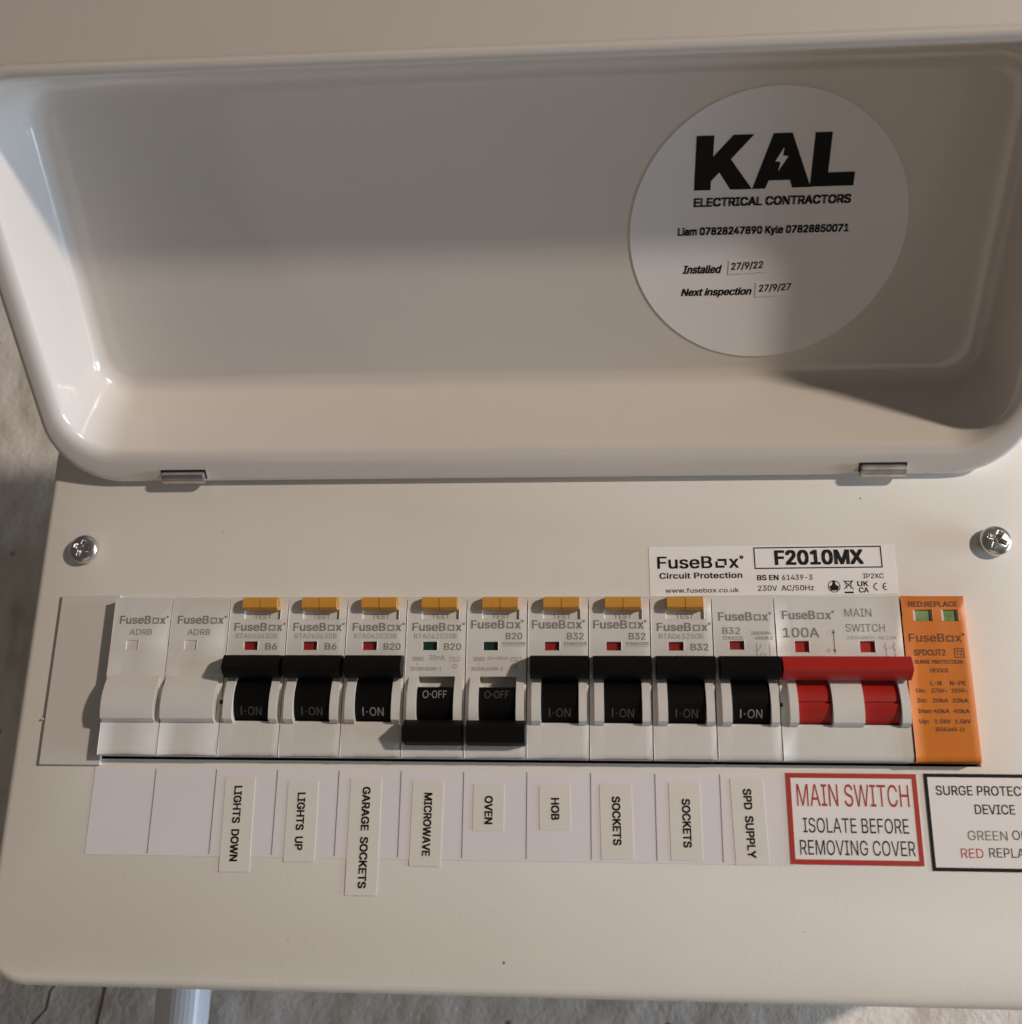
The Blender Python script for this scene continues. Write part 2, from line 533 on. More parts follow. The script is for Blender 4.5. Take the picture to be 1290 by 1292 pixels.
# blanking plate to the left of the breakers, snapped off along its left edge
bm = bmesh.new()
prism(bm, [(0.05, 0.5), (1.15, 0.5), (1.25, 0.6), (1.25, 50.8), (1.15, 50.9), (0.05, 50.9)], -16.9, 1.2, 0.12, 2)
nib = [(-17.4, 14.2), (-16.9, 13.4), (-16.4, 14.0), (-16.1, 15.0), (-16.8, 15.6)]
bmesh.ops.translate(bm, vec=(0, 0, 0), verts=bm.verts)
ulink("blanking_plate", bm, "blank", smooth=35)
bm = bmesh.new()
for sx, sz, r_ in ((-16.6, 14.6, 0.75), (-17.9, 13.6, 0.4)):
    bmesh.ops.create_icosphere(bm, subdivisions=2, radius=r_, matrix=Matrix.Translation((sx, -0.9, sz)) @ Matrix.Diagonal((1, 0.6, 0.8, 1)))
ulink("plastic_burr", bm, "plastic", smooth=True)

for cx, cz, r_ in ((120.2, -50.4, 0.42), (225.4, 80.3, 0.28), (60.5, -46.0, 0.2), (200.5, -41.0, 0.18), (31.0, 71.0, 0.2)):
    bm = bmesh.new(); lathe(bm, [(r_, -0.01), (r_ * 0.8, 0.05), (r_ * 0.3, 0.07)], 7)
    bmesh.ops.translate(bm, vec=(cx, 0, cz), verts=bm.verts)
    ulink("paint_fleck", bm, "edge")

# ---- flap: a deep tray hinged on the top edge, propped open at 130 degrees
TH = R(130.5)
FO = Vector((0, -2.3, 86.5))
FU = Vector((0, -math.sin(TH), -math.cos(TH)))
FN = Vector((0, math.cos(TH), -math.sin(TH)))
FX0, FX1, FH, FD = -22.6, 272.6, 122.4, 25.2


def fp(x, u, wd):
    return FO + Vector((x, 0, 0)) + FU * u + FN * wd


def fring(bm, s, h, f, wd, r, n=10):
    return [bm.verts.new(fp(x, u, wd)) for x, u in rrect(FX0 + s, FX1 - s, h, FH - f, r, n)]


bm = bmesh.new()
prof = [(1.6, 1.6, 1.2, -FD - 1.2 + 0.0, 17)]
prof = []
# outside, from the back round to the lip
for a in (90, 60, 30, 0):
    k = 6.0
    prof.append((5.0 + k * (1 - math.cos(R(a))), 17.8 + k * (1 - math.cos(R(a))), 6.0 + k * (1 - math.cos(R(a))), -(FD + 1.2 - k) - k * math.sin(R(a)), 20 - k * (1 - math.cos(R(a)))))
prof += [(0.0, 0.0, 0.0, -3.0, 21), (0.05, 0.05, 0.05, -1.4, 21), (0.4, 0.45, 0.3, -0.5, 20.6), (1.1, 1.3, 0.8, -0.08, 20), (1.8, 2.4, 1.3, 0.0, 19.3)]
prof += [(3.6, 6.6, 1.8, 0.0, 17.6)]
for a in (20, 45, 70, 90):                               # bend over into the tray
    q = R(a); prof.append((4.2 + 3.4 * math.sin(q), 7.2 + 4.0 * math.sin(q), 1.9 + 2.2 * math.sin(q), -2.8 * (1 - math.cos(q)), 17.6 - 2.8 * math.sin(q)))
prof += [(8.9, 15.2, 5.2, -11.0, 14)]
ks, kh, kf, kd = 4.8, 5.6, 7.0, 6.0
for a in (0, 15, 30, 45, 60, 75, 90):                      # the fillet into the back
    q = R(a)
    prof.append((10.0 + ks * (1 - math.cos(q)), 19.2 + kh * (1 - math.cos(q)), 6.4 + kf * (1 - math.cos(q)), -(FD - kd) - kd * math.sin(q), 13 - 4 * (1 - math.cos(q))))
prof.append((10.0 + ks + 0.8, 19.2 + kh + 0.8, 6.4 + kf + 0.8, -FD, 8.6))
rings = [fring(bm, *q) for q in prof]
for a, c in zip(rings, rings[1:]):
    for k in range(len(a)): bm.faces.new((a[k], a[(k + 1) % len(a)], c[(k + 1) % len(a)], c[k]))
bm.faces.new(rings[0]); bm.faces.new(rings[-1])
flap = ulink("flap", bm, "flap", smooth=50)


def hinge(x0, x1):
    bm = bmesh.new()
    n = 20; c = FO + FU * 2.2 + FN * 0.25
    ra = []; rb = []
    for k in range(n):
        a = 2 * math.pi * k / n; q = c + (FU * math.cos(a) + FN * math.sin(a)) * 2.0
        ra.append(bm.verts.new(q + Vector((x0, 0, 0)))); rb.append(bm.verts.new(q + Vector((x1, 0, 0))))
    for k in range(n): bm.faces.new((ra[k], ra[(k + 1) % n], rb[(k + 1) % n], rb[k]))
    fs = [bm.faces.new(ra), bm.faces.new(rb)]
    bmesh.ops.bevel(bm, geom=[e for f in fs for e in f.edges], offset=0.3, segments=2, affect='EDGES')
    ulink("hinge_barrel", bm, "hinge", flap, smooth=40)
    bm = bmesh.new()                                       # the slot in the lip the barrel turns in, its shade put into a dark sheet
    vs = []
    for (u0, w0) in ((1.5, 0.05), (4.75, 0.05), (4.75, 0.12), (1.5, 0.12)):
        vs.append((bm.verts.new(fp(x0 - 0.35, u0, w0)), bm.verts.new(fp(x1 + 0.35, u0, w0))))
    for k in range(4): bm.faces.new((vs[k][0], vs[k][1], vs[(k + 1) % 4][1], vs[(k + 1) % 4][0]))
    bm.faces.new([q[0] for q in vs]); bm.faces.new([q[1] for q in vs])
    ulink("hinge_slot_shade", bm, "dark", flap)


hinge(11.8, 25.3); hinge(224.8, 238.0)


def screw(cx, cz, ang):
    """pan head with a cross recess, standing a little proud of the cover"""
    bm = bmesh.new()
    nr, na = 26, 96; rad, ht, p0 = 4.45, 2.5, 1.1
    prev = None; ctr = None
    for i in range(nr + 1):
        r = rad * i / nr
        ring = []
        for k in range(na if i else 1):
            a = 2 * math.pi * k / na
            h = p0 + 0.9 + (ht - 0.9) * math.sqrt(max(0, 1 - (r / rad) ** 2.4))
            x, z = r * math.cos(a), r * math.sin(a)
            c, s = math.cos(R(ang)), math.sin(R(ang))
            u, v = abs(x * c + z * s), abs(-x * s + z * c)
            arm = min(max(0.62 + 0.14 - v, 0) / 0.28, 1) * min(max(2.75 - u, 0) / 0.5, 1)
            arm2 = min(max(0.62 + 0.14 - u, 0) / 0.28, 1) * min(max(2.75 - v, 0) / 0.5, 1)
            d = max(arm * (2.0 - 0.4 * u), arm2 * (2.0 - 0.4 * v))
            d = max(d, 1.6 * min(max(1.3 - r, 0) / 0.4, 1))
            h -= d
            ring.append(bm.verts.new((cx + x, -h, cz + z)))
        if i == 1:
            for k in range(na): bm.faces.new((prev[0], ring[k], ring[(k + 1) % na]))
        elif i > 1:
            for k in range(na): bm.faces.new((prev[k], ring[k], ring[(k + 1) % na], prev[(k + 1) % na]))
        prev = ring
    low = [bm.verts.new((q.co.x, -p0, q.co.z)) for q in prev]
    for k in range(na): bm.faces.new((prev[k], low[k], low[(k + 1) % na], prev[(k + 1) % na]))
    bm.faces.new(low)
    o = ulink("screw", bm, "steel", smooth=50)
    bm = bmesh.new(); lathe(bm, [(2.4, -0.5), (2.4, p0 + 0.02)], 24)
    bmesh.ops.translate(bm, vec=(cx, 0, cz), verts=bm.verts)
    ulink("shank", bm, "steel", o, smooth=40)


screw(-11.9, 65.4, -20); screw(262.4, 66.4, -28)

# ------------------------------------------------------------------ breakers
PITCH, BX, ZB, ZT = 17.75, 1.95, 3.1, 49.2
F = 5.0                                                   # the shoulders stand 5 mm out of the cover
WD = 17.42


def bxl(k): return BX + PITCH * k


def arc_prof(z0, z1, p0, bulge, n=10, base=1.0, step=0.55):
    """barrel shaped profile rising from p0 between z0 (lower) and z1"""
    pr = [(base, z0), (p0 + step, z0)]
    for k in range(1, n):
        t = k / n
        pr.append((p0 + step * (1 - t) ** 2 + bulge * math.sin(math.pi * (0.14 + 0.86 * t)) ** 0.8, z0 + (z1 - z0) * t))
    pr += [(p0 + 0.02, z1), (base, z1)]
    return pr


CHZ0, CHZ1 = 12.5, 25.9


def body_mesh(kind):
    bm = bmesh.new()
    if kind == 'blank':
        xs = [0, 4.7, 8.5, WD]; zs = [ZB, 33.6, 36.4, ZT]
        stepped(bm, xs, zs, lambda i, j: F - 0.3 if (i == 1 and j == 1) else F, -25, 0.12, (ZB, F, 1.7, 0))
        prism(bm, arc_prof(CHZ0, CHZ1, F, 2.6, 14), 0.5, WD - 1.2, 0.3, 2)
    elif kind == 'rcbo':
        xs = [0, 4.0, 4.4, 4.9, 9.2, 14.6, 15.3, WD]; zs = [ZB, 12.9, 26.0, 33.6, 36.1, 42.7, 45.6, ZT]

        def h(i, j):
            if j == 1 and 1 <= i <= 4: return 1.2
            if j == 3 and i == 3: return F - 1.1
            if j == 5 and 2 <= i <= 5: return F - 0.7
            return F
        stepped(bm, xs, zs, h, -25, 0.12, (ZB, F, 1.7, 0))
        for a, c in ((1.3, 3.95), (14.65, 16.9)): prism(bm, arc_prof(CHZ0, CHZ1, F, 2.6, 14), a, c, 0.25, 2)
    elif kind == 'mcb':
        xs = [0, 4.0, 4.4, 8.6, 14.6, WD]; zs = [ZB, 12.9, 26.0, 33.9, 36.4, ZT]

        def h(i, j):
            if j == 1 and 1 <= i <= 3: return 1.2
            if j == 3 and i == 2: return F - 1.1
            return F
        stepped(bm, xs, zs, h, -25, 0.12, (ZB, F, 1.7, 0))
        for a, c in ((1.3, 3.95), (14.65, 16.9)): prism(bm, arc_prof(CHZ0, CHZ1, F, 2.6, 14), a, c, 0.25, 2)
    elif kind == 'main':
        xs = [0, 4.4, 5.0, 9.0, 13.6, 22.3, 23.1, 27.3, 32.2, 35.15]; zs = [ZB, 12.9, 26.0, 33.2, 36.4, ZT]

        def h(i, j):
            if j == 1 and (1 <= i <= 3 or 5 <= i <= 7): return 1.2
            if j == 3 and i in (2, 6): return F - 1.1
            return F
        stepped(bm, xs, zs, h, -25, 0.12, (ZB, F, 1.7, 0))
        for a, c in ((2.0, 4.35), (13.7, 22.2), (32.25, 34.7)): prism(bm, arc_prof(CHZ0, CHZ1, F, 2.6, 14), a, c, 0.3, 2)
    elif kind == 'spd':
        xs = [0, 3.1, 8.3, 10.9, 15.4, WD]; zs = [ZB, 42.1, 45.3, ZT]
        stepped(bm, xs, zs, lambda i, j: F - 0.5 if (j == 1 and i in (1, 3)) else F + 0.3, -25, 0.22, (ZB, F + 0.3, 1.7, 0))
    return bm


def sector(zc, pc, r, a0, a1, n=12, inner=1.25):
    pr = []
    for k in range(n + 1):
        a = R(a0 + (a1 - a0) * k / n); pr.append((pc + r * math.cos(a), zc + r * math.sin(a)))
    return [(inner, pr[0][1])] + pr + [(inner, pr[-1][1])]


ZC = 19.2
BAR_ON = [(5.3, 25.9), (7.6, 25.0), (8.2, 25.05), (11.3, 27.2), (11.5, 27.7), (10.0, 31.0), (9.5, 31.4), (5.3, 31.9)]


def lever(parent, x0, on, mat_, bar=(0.95, 17.4), stems=((4.15, 14.45),), word=True, worn=True):
    bm = bmesh.new()
    flip = (lambda pr: pr) if on else (lambda pr: [(p, 2 * ZC - z) for p, z in reversed(pr)])
    prism(bm, flip(BAR_ON), bar[0], bar[1], 0.35, 2)
    for a, c in stems:
        if mat_ == 'red':
            prism(bm, flip(sector(ZC, -1.0, 7.6, 0.5, 52)), a, c, 0.2, 1)
            prism(bm, flip(sector(ZC, -1.0, 8.0, -47, -4)), a, c, 0.2, 1)
            prism(bm, flip(sector(ZC, -1.0, 7.2, -4, 0.5)), a, c, 0, 1)
        else:
            prism(bm, flip(sector(ZC, -1.0, 8.0, -47 if on else -27, 52)), a, c, 0.2, 1)
    bmesh.ops.translate(bm, vec=(x0, 0, 0), verts=bm.verts)
    o = link("lever", bm, mat_, parent, smooth=35)
    if word:
        if on:
            a = R(-27)
            zz = lambda b: (-(-1.0 + 8.06 * math.cos(a + b / 8)), ZC + 8.06 * math.sin(a + b / 8))
            fr = lambda x, b: (x0 + x, *zz(b - 1.0))
            ink("lettering", "inkpale" if worn else "inkwhite", o, lambda bm: ([put_rect(bm, fr, 6.2, 6.55, 0.5 * q, 0.5 * q + 0.5) for q in range(5)], put_rect(bm, fr, 7.3, 7.65, 1.0, 1.35), put_text(bm, fr, "ON", 8.3, 12.3, 0, 2.5)))
        else:
            a = R(10)
            zz = lambda b: (-(-1.0 + 8.06 * math.cos(a + b / 8)), ZC + 8.06 * math.sin(a + b / 8))
            fr = lambda x, b: (x0 + x, *zz(b - 1.0))
            ink("lettering", "inkpale" if worn else "inkwhite", o, lambda bm: (put_text(bm, fr, "O", 5.7, 7.4, 0, 2.2), put_rect(bm, fr, 7.75, 8.1, 0.9, 1.25), put_text(bm, fr, "OFF", 8.4, 12.6, 0, 2.2)))
    return o


MESH = {k: None for k in ('blank', 'rcbo', 'mcb', 'main', 'spd')}


def base_body(t, kind, m):
    """the moulded body, sharing mesh data between alike devices"""
    if MESH[kind] is None:
        bm = body_mesh(kind); o = link("body", bm, m, t, smooth=32); MESH[kind] = o.data
    else:
        o = bpy.data.objects.new("body", MESH[kind]); C.collection.objects.link(o); o.parent = t
    return o


SHARED = {}


def shared(key, name, t, make):
    if key not in SHARED:
        o = make(); SHARED[key] = o.data
    else:
        o = bpy.data.objects.new(name, SHARED[key]); C.collection.objects.link(o); o.parent = t
    return o


def amber_button(t):
    bm = bmesh.new()
    pr = [(4.6, 45.3), (7.2, 45.2), (8.0, 45.7), (8.3, 47.0), (7.9, 48.4), (7.2, 48.9), (4.6, 49.0)]
    prism(bm, pr, 4.6, 9.66, 0.5, 3); prism(bm, pr, 9.84, 14.9, 0.5, 3)
    prism(bm, [(4.5, 45.5), (7.5, 45.5), (7.9, 47), (7.4, 48.6), (4.5, 48.6)], 9.4, 10.1)
    return link("test_button", bm, "amber", t, smooth=35)


def flag(t, x0, x1, z0, z1, m, p=None):
    bm = bmesh.new(); p = F - 1.05 if p is None else p
    box(bm, x0 + 0.05, x1 - 0.05, -p - 0.1, -p + 0.4, z0 + 0.05, z1 - 0.05)
    return link("indicator_window", bm, m, t)


def slot_shade(t, z=18.4, x=-0.25):
    bm = bmesh.new(); box(bm, x - 0.45, x + 0.75, -F - 0.05, -F + 0.3, z - 0.55, z + 0.55)  # small dark box on the face, a hole's shade put into colour
    return link("slot_shade", bm, "dark", t)


FR = flat(0, 0, F + 0.06)


def device(k, kind, label, cat, group=None, name="circuit_breaker", m="plastic"):
    t = empty(name, (bxl(k), 0, 0)); tag(t, label, cat, group)
    base_body(t, kind, m)
    return t


# two blank modules
for k, lab in ((0, "plain white blank module beside the blanking plate at the row's left end"),
               (1, "plain white blank module touching the first black-levered breaker")):
    t = device(k, 'blank', lab, "blank module", "blank modules in the breaker row", "blank_module")

    def pr(bm):
        put_logo(bm, FR, 2.0, 16.9, 41.4, 2.35)
        put_text(bm, FR, "ADRB", 5.4, 12.2, 38.0, 1.75)
    shared('blank_print', "lettering", t, lambda: ink("lettering", "inkgrey", t, pr))
    if k: shared('slot_shade', "slot_shade", t, lambda: slot_shade(t))


def tiny_marks(bm, z):
    """the row of small symbols printed above the lever"""
    put_frame(bm, FR, 2.2, 5.3, z - 0.1, z + 1.0, 0.14)
    for q in range(4): put_rect(bm, FR, 2.6 + q * 0.62, 2.9 + q * 0.62, z + 0.15, z + 0.75)
    put_frame(bm, FR, 12.9, 15.9, z - 0.2, z + 1.0, 0.12)
    put_ring(bm, FR, 13.9, z + 0.35, 0.45, 0.13, 10, 0, 180); put_ring(bm, FR, 14.7, z + 0.45, 0.45, 0.13, 10, 180, 360)


def rcbo(k, typ, code, rating, on, flagcol, label, worn=True):
    t = device(k, 'rcbo', label, "circuit breaker", "residual current breakers with amber test buttons")
    shared('amber', "test_button", t, lambda: amber_button(t))
    shared('flag' + flagcol, "indicator_window", t, lambda: flag(t, 4.9, 9.2, 33.6, 36.1, flagcol))
    if k == 2: shared('slot_shade', "slot_shade", t, lambda: slot_shade(t))
    lever(t, 0, on, "black", worn=worn)
    FW = flat(0, 0, F - 0.7 + 0.06)

    def pr(bm):
        put_text(bm, FW, "TEST", 7.2, 12.4, 43.0, 1.25)
        if typ == 1:
            put_logo(bm, FR, 1.7, 17.1, 39.3, 2.3); put_text(bm, FR, rating, *((11.5, 15.0) if len(rating) == 2 else (11.2, 16.2)), 33.7, 1.9, bold=0.012)
        else:
            put_logo(bm, FR, 1.2, 16.6, 40.0, 2.4); put_text(bm, FR, rating, 11.4, 16.2, 36.8, 1.9, bold=0.012)

    def pd(bm):
        if typ == 1:
            put_text(bm, FR, code, 2.3, 14.8, 37.0, 1.5)
            put_text(bm, FR, "30mA", 6.9, 11.5, 30.7, 1.5)
        else:
            put_text(bm, FR, code, 10.6, 17.0, 35.2, 0.85, bold=0.01); put_rect(bm, FR, 10.6, 17.0, 34.8, 34.92)
            put_text(bm, FR, "I\u0394n=30mA", 6.2, 12.0, 30.9, 0.95)
        tiny_marks(bm, 30.6)
        put_text(bm, FR, "IEC/EN 61009-1", 1.6, 10.6, 27.7, 1.0, bold=0.01)
        put_ring(bm, FR, 14.4, 28.9, 0.65, 0.2, 12); put_text(bm, FR, "2", 3.3, 3.8, 29.2, 0.8)
    ink("lettering", "inkgrey", t, pr); ink("small_print", "inkdim", t, pd)
    return t


rcbo(2, 1, "RTA060630B", "B6", True, "flag_red", "black-levered breaker above the LIGHTS DOWN tag, switched up, amber test button")
rcbo(3, 1, "RTA060630B", "B6", True, "flag_red", "black-levered breaker above the LIGHTS UP tag, switched up, amber test button")
rcbo(4, 1, "RTA062030B", "B20", True, "flag_red", "black-levered breaker above the GARAGE SOCKETS tag, switched up, red window", worn=False)
rcbo(5, 1, "RTA062030B", "B20", False, "flag_green", "breaker above the MICROWAVE tag, lever down showing O-OFF, green window", worn=False)
rcbo(6, 2, "RTA062030B", "B20", False, "flag_green", "breaker above the OVEN tag, lever down with dim O-OFF, green window")
rcbo(7, 2, "RTA063230B", "B32", True, "flag_red", "black-levered B32 breaker above the HOB tag, just right of a switched-off one")
rcbo(8, 2, "RTA063230B", "B32", True, "flag_red", "black-levered B32 breaker above the SOCKETS tag that follows HOB")
rcbo(9, 1, "RTA063230B", "B32", True, "flag_red", "black-levered B32 breaker above the SOCKETS tag next to SPD SUPPLY, under the printed white label")

# the breaker without a test button
t = device(10, 'mcb', "black-levered breaker without amber button, above the SPD SUPPLY tag, beside the red switch", "circuit breaker", name="circuit_breaker")
flag(t, 4.4, 8.6, 33.9, 36.4, "flag_red"); lever(t, 0, True, "black", worn=False)


def pr(bm):
    put_logo(bm, FR, 1.6, 16.6, 42.3, 2.4); put_text(bm, FR, "B32", 2.6, 7.6, 38.4, 1.9, bold=0.006)


def pd(bm):
    put_text(bm, FR, "RTM632B", 2.6, 8.2, 37.0, 0.8); put_rect(bm, FR, 2.6, 8.4, 36.75, 36.86)
    put_text(bm, FR, "230/400V~", 10.6, 16.6, 38.2, 0.95, bold=0.01); put_text(bm, FR, "6000A 3", 11.8, 16.6, 36.8, 0.95, bold=0.01)
    for a in (12.0, 15.6): put_line(bm, FR, (a, 35.8), (a, 32.6), 0.16); put_line(bm, FR, (a, 32.6), (a, 29.5), 0.16)
    put_line(bm, FR, (12.0, 33.4), (13.3, 35.0), 0.16); put_text(bm, FR, "1", 13.0, 13.3, 35.0, 0.8); put_text(bm, FR, "2", 13.0, 13.6, 30.6, 0.8)
    put_frame(bm, FR, 12.9, 14.4, 31.8, 32.8, 0.13); put_text(bm, FR, "IEC60898", 2.6, 6.4, 31.0, 0.8)


ink("lettering", "inkgrey", t, pr); ink("small_print", "inkdim", t, pd)

# the two-module red isolator
t = device(11, 'main', "two-module white main switch with a wide red lever bar, switched up", "isolator switch", name="main_switch", m="switch_plastic")
slot_shade(t)
flag(t, 5.0, 9.0, 33.2, 36.4, "red"); flag(t, 23.1, 27.3, 33.2, 36.4, "red")
lever(t, 0, True, "red", bar=(0.3, 35.4), stems=((4.5, 13.5), (22.4, 32.1)), word=False)


def pr(bm):
    put_logo(bm, FR, 1.9, 16.6, 42.7, 2.4)
    put_text(bm, FR, "MAIN", 19.5, 27.0, 43.4, 2.35)
    put_text(bm, FR, "SWITCH", 19.5, 30.4, 39.1, 2.2)
    put_text(bm, FR, "100A", 1.9, 12.0, 37.5, 2.7, bold=0.01)
    put_line(bm, FR, (16.0, 39.0), (16.0, 33.6), 0.28)
    put_poly(bm, FR, [(15.5, 38.6), (16.5, 38.6), (16.0, 39.8)]); put_poly(bm, FR, [(15.5, 34.0), (16.0, 32.8), (16.5, 34.0)])


def pd(bm):
    put_text(bm, FR, "I", 14.2, 14.4, 38.2, 1.0); put_ring(bm, FR, 14.3, 33.7, 0.55, 0.16, 14)
    put_text(bm, FR, "230/400V~ AC22A", 19.6, 33.4, 36.9, 0.95)
    for a in (30.2, 32.6):
        put_line(bm, FR, (a, 36.0), (a, 34.9), 0.16); put_line(bm, FR, (a - 0.55, 35.2), (a, 33.9), 0.16); put_line(bm, FR, (a, 33.9), (a, 31.2), 0.16)
        put_line(bm, FR, (a - 0.4, 34.0), (a + 0.4, 34.0), 0.14)
    for q in range(6): put_rect(bm, FR, 29.9 + q * 0.5, 30.15 + q * 0.5, 34.35, 34.5)


ink("lettering", "inkgrey", t, pr); ink("small_print", "inkdim", t, pd)

# the orange surge protector
t = device(13, 'spd', "orange surge protection module with two pale green windows at the row's right end", "surge protector", name="surge_protector", m="orange")
for a, c in ((3.1, 8.3), (10.9, 15.4)): flag(t, a, c, 42.1, 45.3, "pale_green", F - 0.45)
bm = bmesh.new()
for a, c in ((3.1, 8.3), (10.9, 15.4)):
    for u, v in ((a + 0.02, a + 0.5), (c - 0.3, c - 0.02)): box(bm, u, v, -F - 0.12, -F + 0.6, 42.15, 45.25)
link("window_edge_light", bm, "plastic", t)  # pale strips: the light edges of the recess put into colour
bm = bmesh.new(); box(bm, 0.15, WD - 0.15, -0.6, 25, ZB - 0.12, ZB - 0.02)  # thin near-black sheet just below the module
link("base", bm, "dark", t)
FS = flat(0, 0, F + 0.3 + 0.06)


def pr(bm):
    put_text(bm, FS, "RED:REPLACE", 1.9, 15.6, 46.2, 1.5, bold=0.02)
    put_logo(bm, FS, 1.2, 16.5, 36.2, 2.3, bold=0.008)
    put_text(bm, FS, "SPDCUT2", 2.2, 10.8, 32.3, 1.7, bold=0.02)
    put_frame(bm, FS, 13.2, 15.9, 31.7, 34.4, 0.22); put_text(bm, FS, "T2", 13.7, 15.4, 32.4, 1.4, bold=0.01)
    put_text(bm, FS, "SURGE PROTECTION", 2.1, 15.2, 30.0, 1.05, bold=0.02)
    put_text(bm, FS, "DEVICE", 6.1, 11.1, 27.6, 1.05, bold=0.02)
    put_text(bm, FS, "L-N", 5.8, 8.8, 24.0, 1.2, bold=0.02); put_text(bm, FS, "N-PE", 11.1, 15.4, 24.0, 1.2, bold=0.02)
    for z, a, b_, c_ in ((22.0, "Uc:", "275V~", "255V~"), (19.3, "In:", "20kA", "20kA"), (16.4, "Imax:", "40kA", "40kA"), (13.6, "Up:", "1.5kV", "1.5kV")):
        put_text(bm, FS, a, 1.8, 4.4 if a != "Imax:" else 5.5, z, 1.1, bold=0.02)
        put_text(bm, FS, b_, 5.9, 10.2, z, 1.1, bold=0.02); put_text(bm, FS, c_, 11.3, 15.6, z, 1.1, bold=0.02)
    put_text(bm, FS, "IEC61643-11", 5.9, 13.8, 11.5, 1.0, bold=0.025)


ink("lettering", "inkbrown", t, pr)

# ------------------------------------------------------------------ stickers on the cover


def card(name, label, cat, x0, x1, z0, z1, m, p0=0.03, th=0.12, rot=0.0, group=None, r=0.0):
    """a stuck-on card: its Empty at the lower left corner, its sheet a part"""
    t = tag(empty(name, (x0, -p0, z0)), label, cat, group)
    t.rotation_euler = (0, R(-rot), 0)
    bm = bmesh.new()
    if r:
        pts = rrect(0, x1 - x0, 0, z1 - z0, r, 4)
    else:
        pts = [(0, 0), (x1 - x0, 0), (x1 - x0, z1 - z0), (0, z1 - z0)]
    a = [bm.verts.new((x, -th, z)) for x, z in pts]; b_ = [bm.verts.new((x, 0, z)) for x, z in pts]
    bm.faces.new(a); bm.faces.new(b_)
    for k in range(len(pts)): bm.faces.new((a[k], a[(k + 1) % len(pts)], b_[(k + 1) % len(pts)], b_[k]))
    link("sheet", bm, m, t)
    return t, th + 0.05


# the strip of eleven cells under the breakers
t, p = card("label_strip", "long white paper strip of ruled cells stuck below the breakers", "label strip", -0.3, 199.2, -24.3, 0.0, "paper")
ink("ruled_line", "inkgrey", t, lambda bm: [put_rect(bm, flat(0, 0, p), 18 * k + 0.3 - 0.14, 18 * k + 0.3 + 0.14, 0.6, 23.9) for k in range(1, 12) if k != 11])

TAGS = [("LIGHTS  DOWN", 39.3, 48.0, -28.4, -2.6, 42.55, 43.0, -5.0, -25.6, 0.8),
        ("LIGHTS  UP", 57.6, 66.4, -25.4, -3.6, 61.0, 61.0, -6.6, -22.3, 0.4),
        ("GARAGE  SOCKETS", 75.6, 84.5, -34.0, -2.6, 79.6, 79.6, -4.8, -32.1, 0.0),
        ("MICROWAVE", 93.3, 102.1, -26.0, -2.9, 97.2, 97.2, -6.2, -23.3, -0.6),
        ("OVEN", 110.9, 119.6, -16.4, -3.8, 114.6, 114.6, -6.9, -14.6, 0.0),
        ("HOB", 129.7, 138.3, -16.0, -3.8, 133.4, 133.4, -7.3, -13.3, 0.8),
        ("SOCKETS", 146.8, 155.7, -23.5, -3.4, 150.6, 150.6, -6.7, -19.8, 1.0),
        ("SOCKETS", 165.9, 174.5, -23.5, -2.8, 169.8, 169.8, -7.1, -20.1, 0.4),
        ("SPD  SUPPLY", 183.4, 192.4, -24.4, -1.5, 187.2, 187.2, -4.3, -22.7, 1.6)]
seen = 0
for s, x0, x1, z0, z1, tx, _, tz0, tz1, tilt in TAGS:
    words = " ".join(s.split())
    if words == "SOCKETS":
        lab = ("cream tape tag reading SOCKETS, next to the HOB tag", "cream tape tag reading SOCKETS, next to the SPD SUPPLY tag")[seen]; seen += 1
    else:
        lab = "cream tape tag reading %s down the white strip" % words
    t, p = card("circuit_tag", lab, "label tag", x0, x1, z0, z1, "tape", 0.17, 0.09, tilt, "circuit name tags", 0.25)
    cap = 2.15
    f_ = down(tx - x0 - 0.35, z1 - z0, p)
    # reads downwards: letters stand with their tops to the right
    ink("lettering", "inkblack", t, lambda bm: put_text(bm, f_, s, z1 - tz0, z1 - tz1, 0.0, cap, bold=0.03, spacing=1.0))

# product label above the breakers
t, p = card("product_label", "white printed maker's label with the boxed number F2010MX above the main switch", "label", 162.1, 233.8, 50.4, 65.5, "vinyl", 0.03, 0.1, 0.5)
fr = flat(-162.1, -50.4 - 0.15, p)


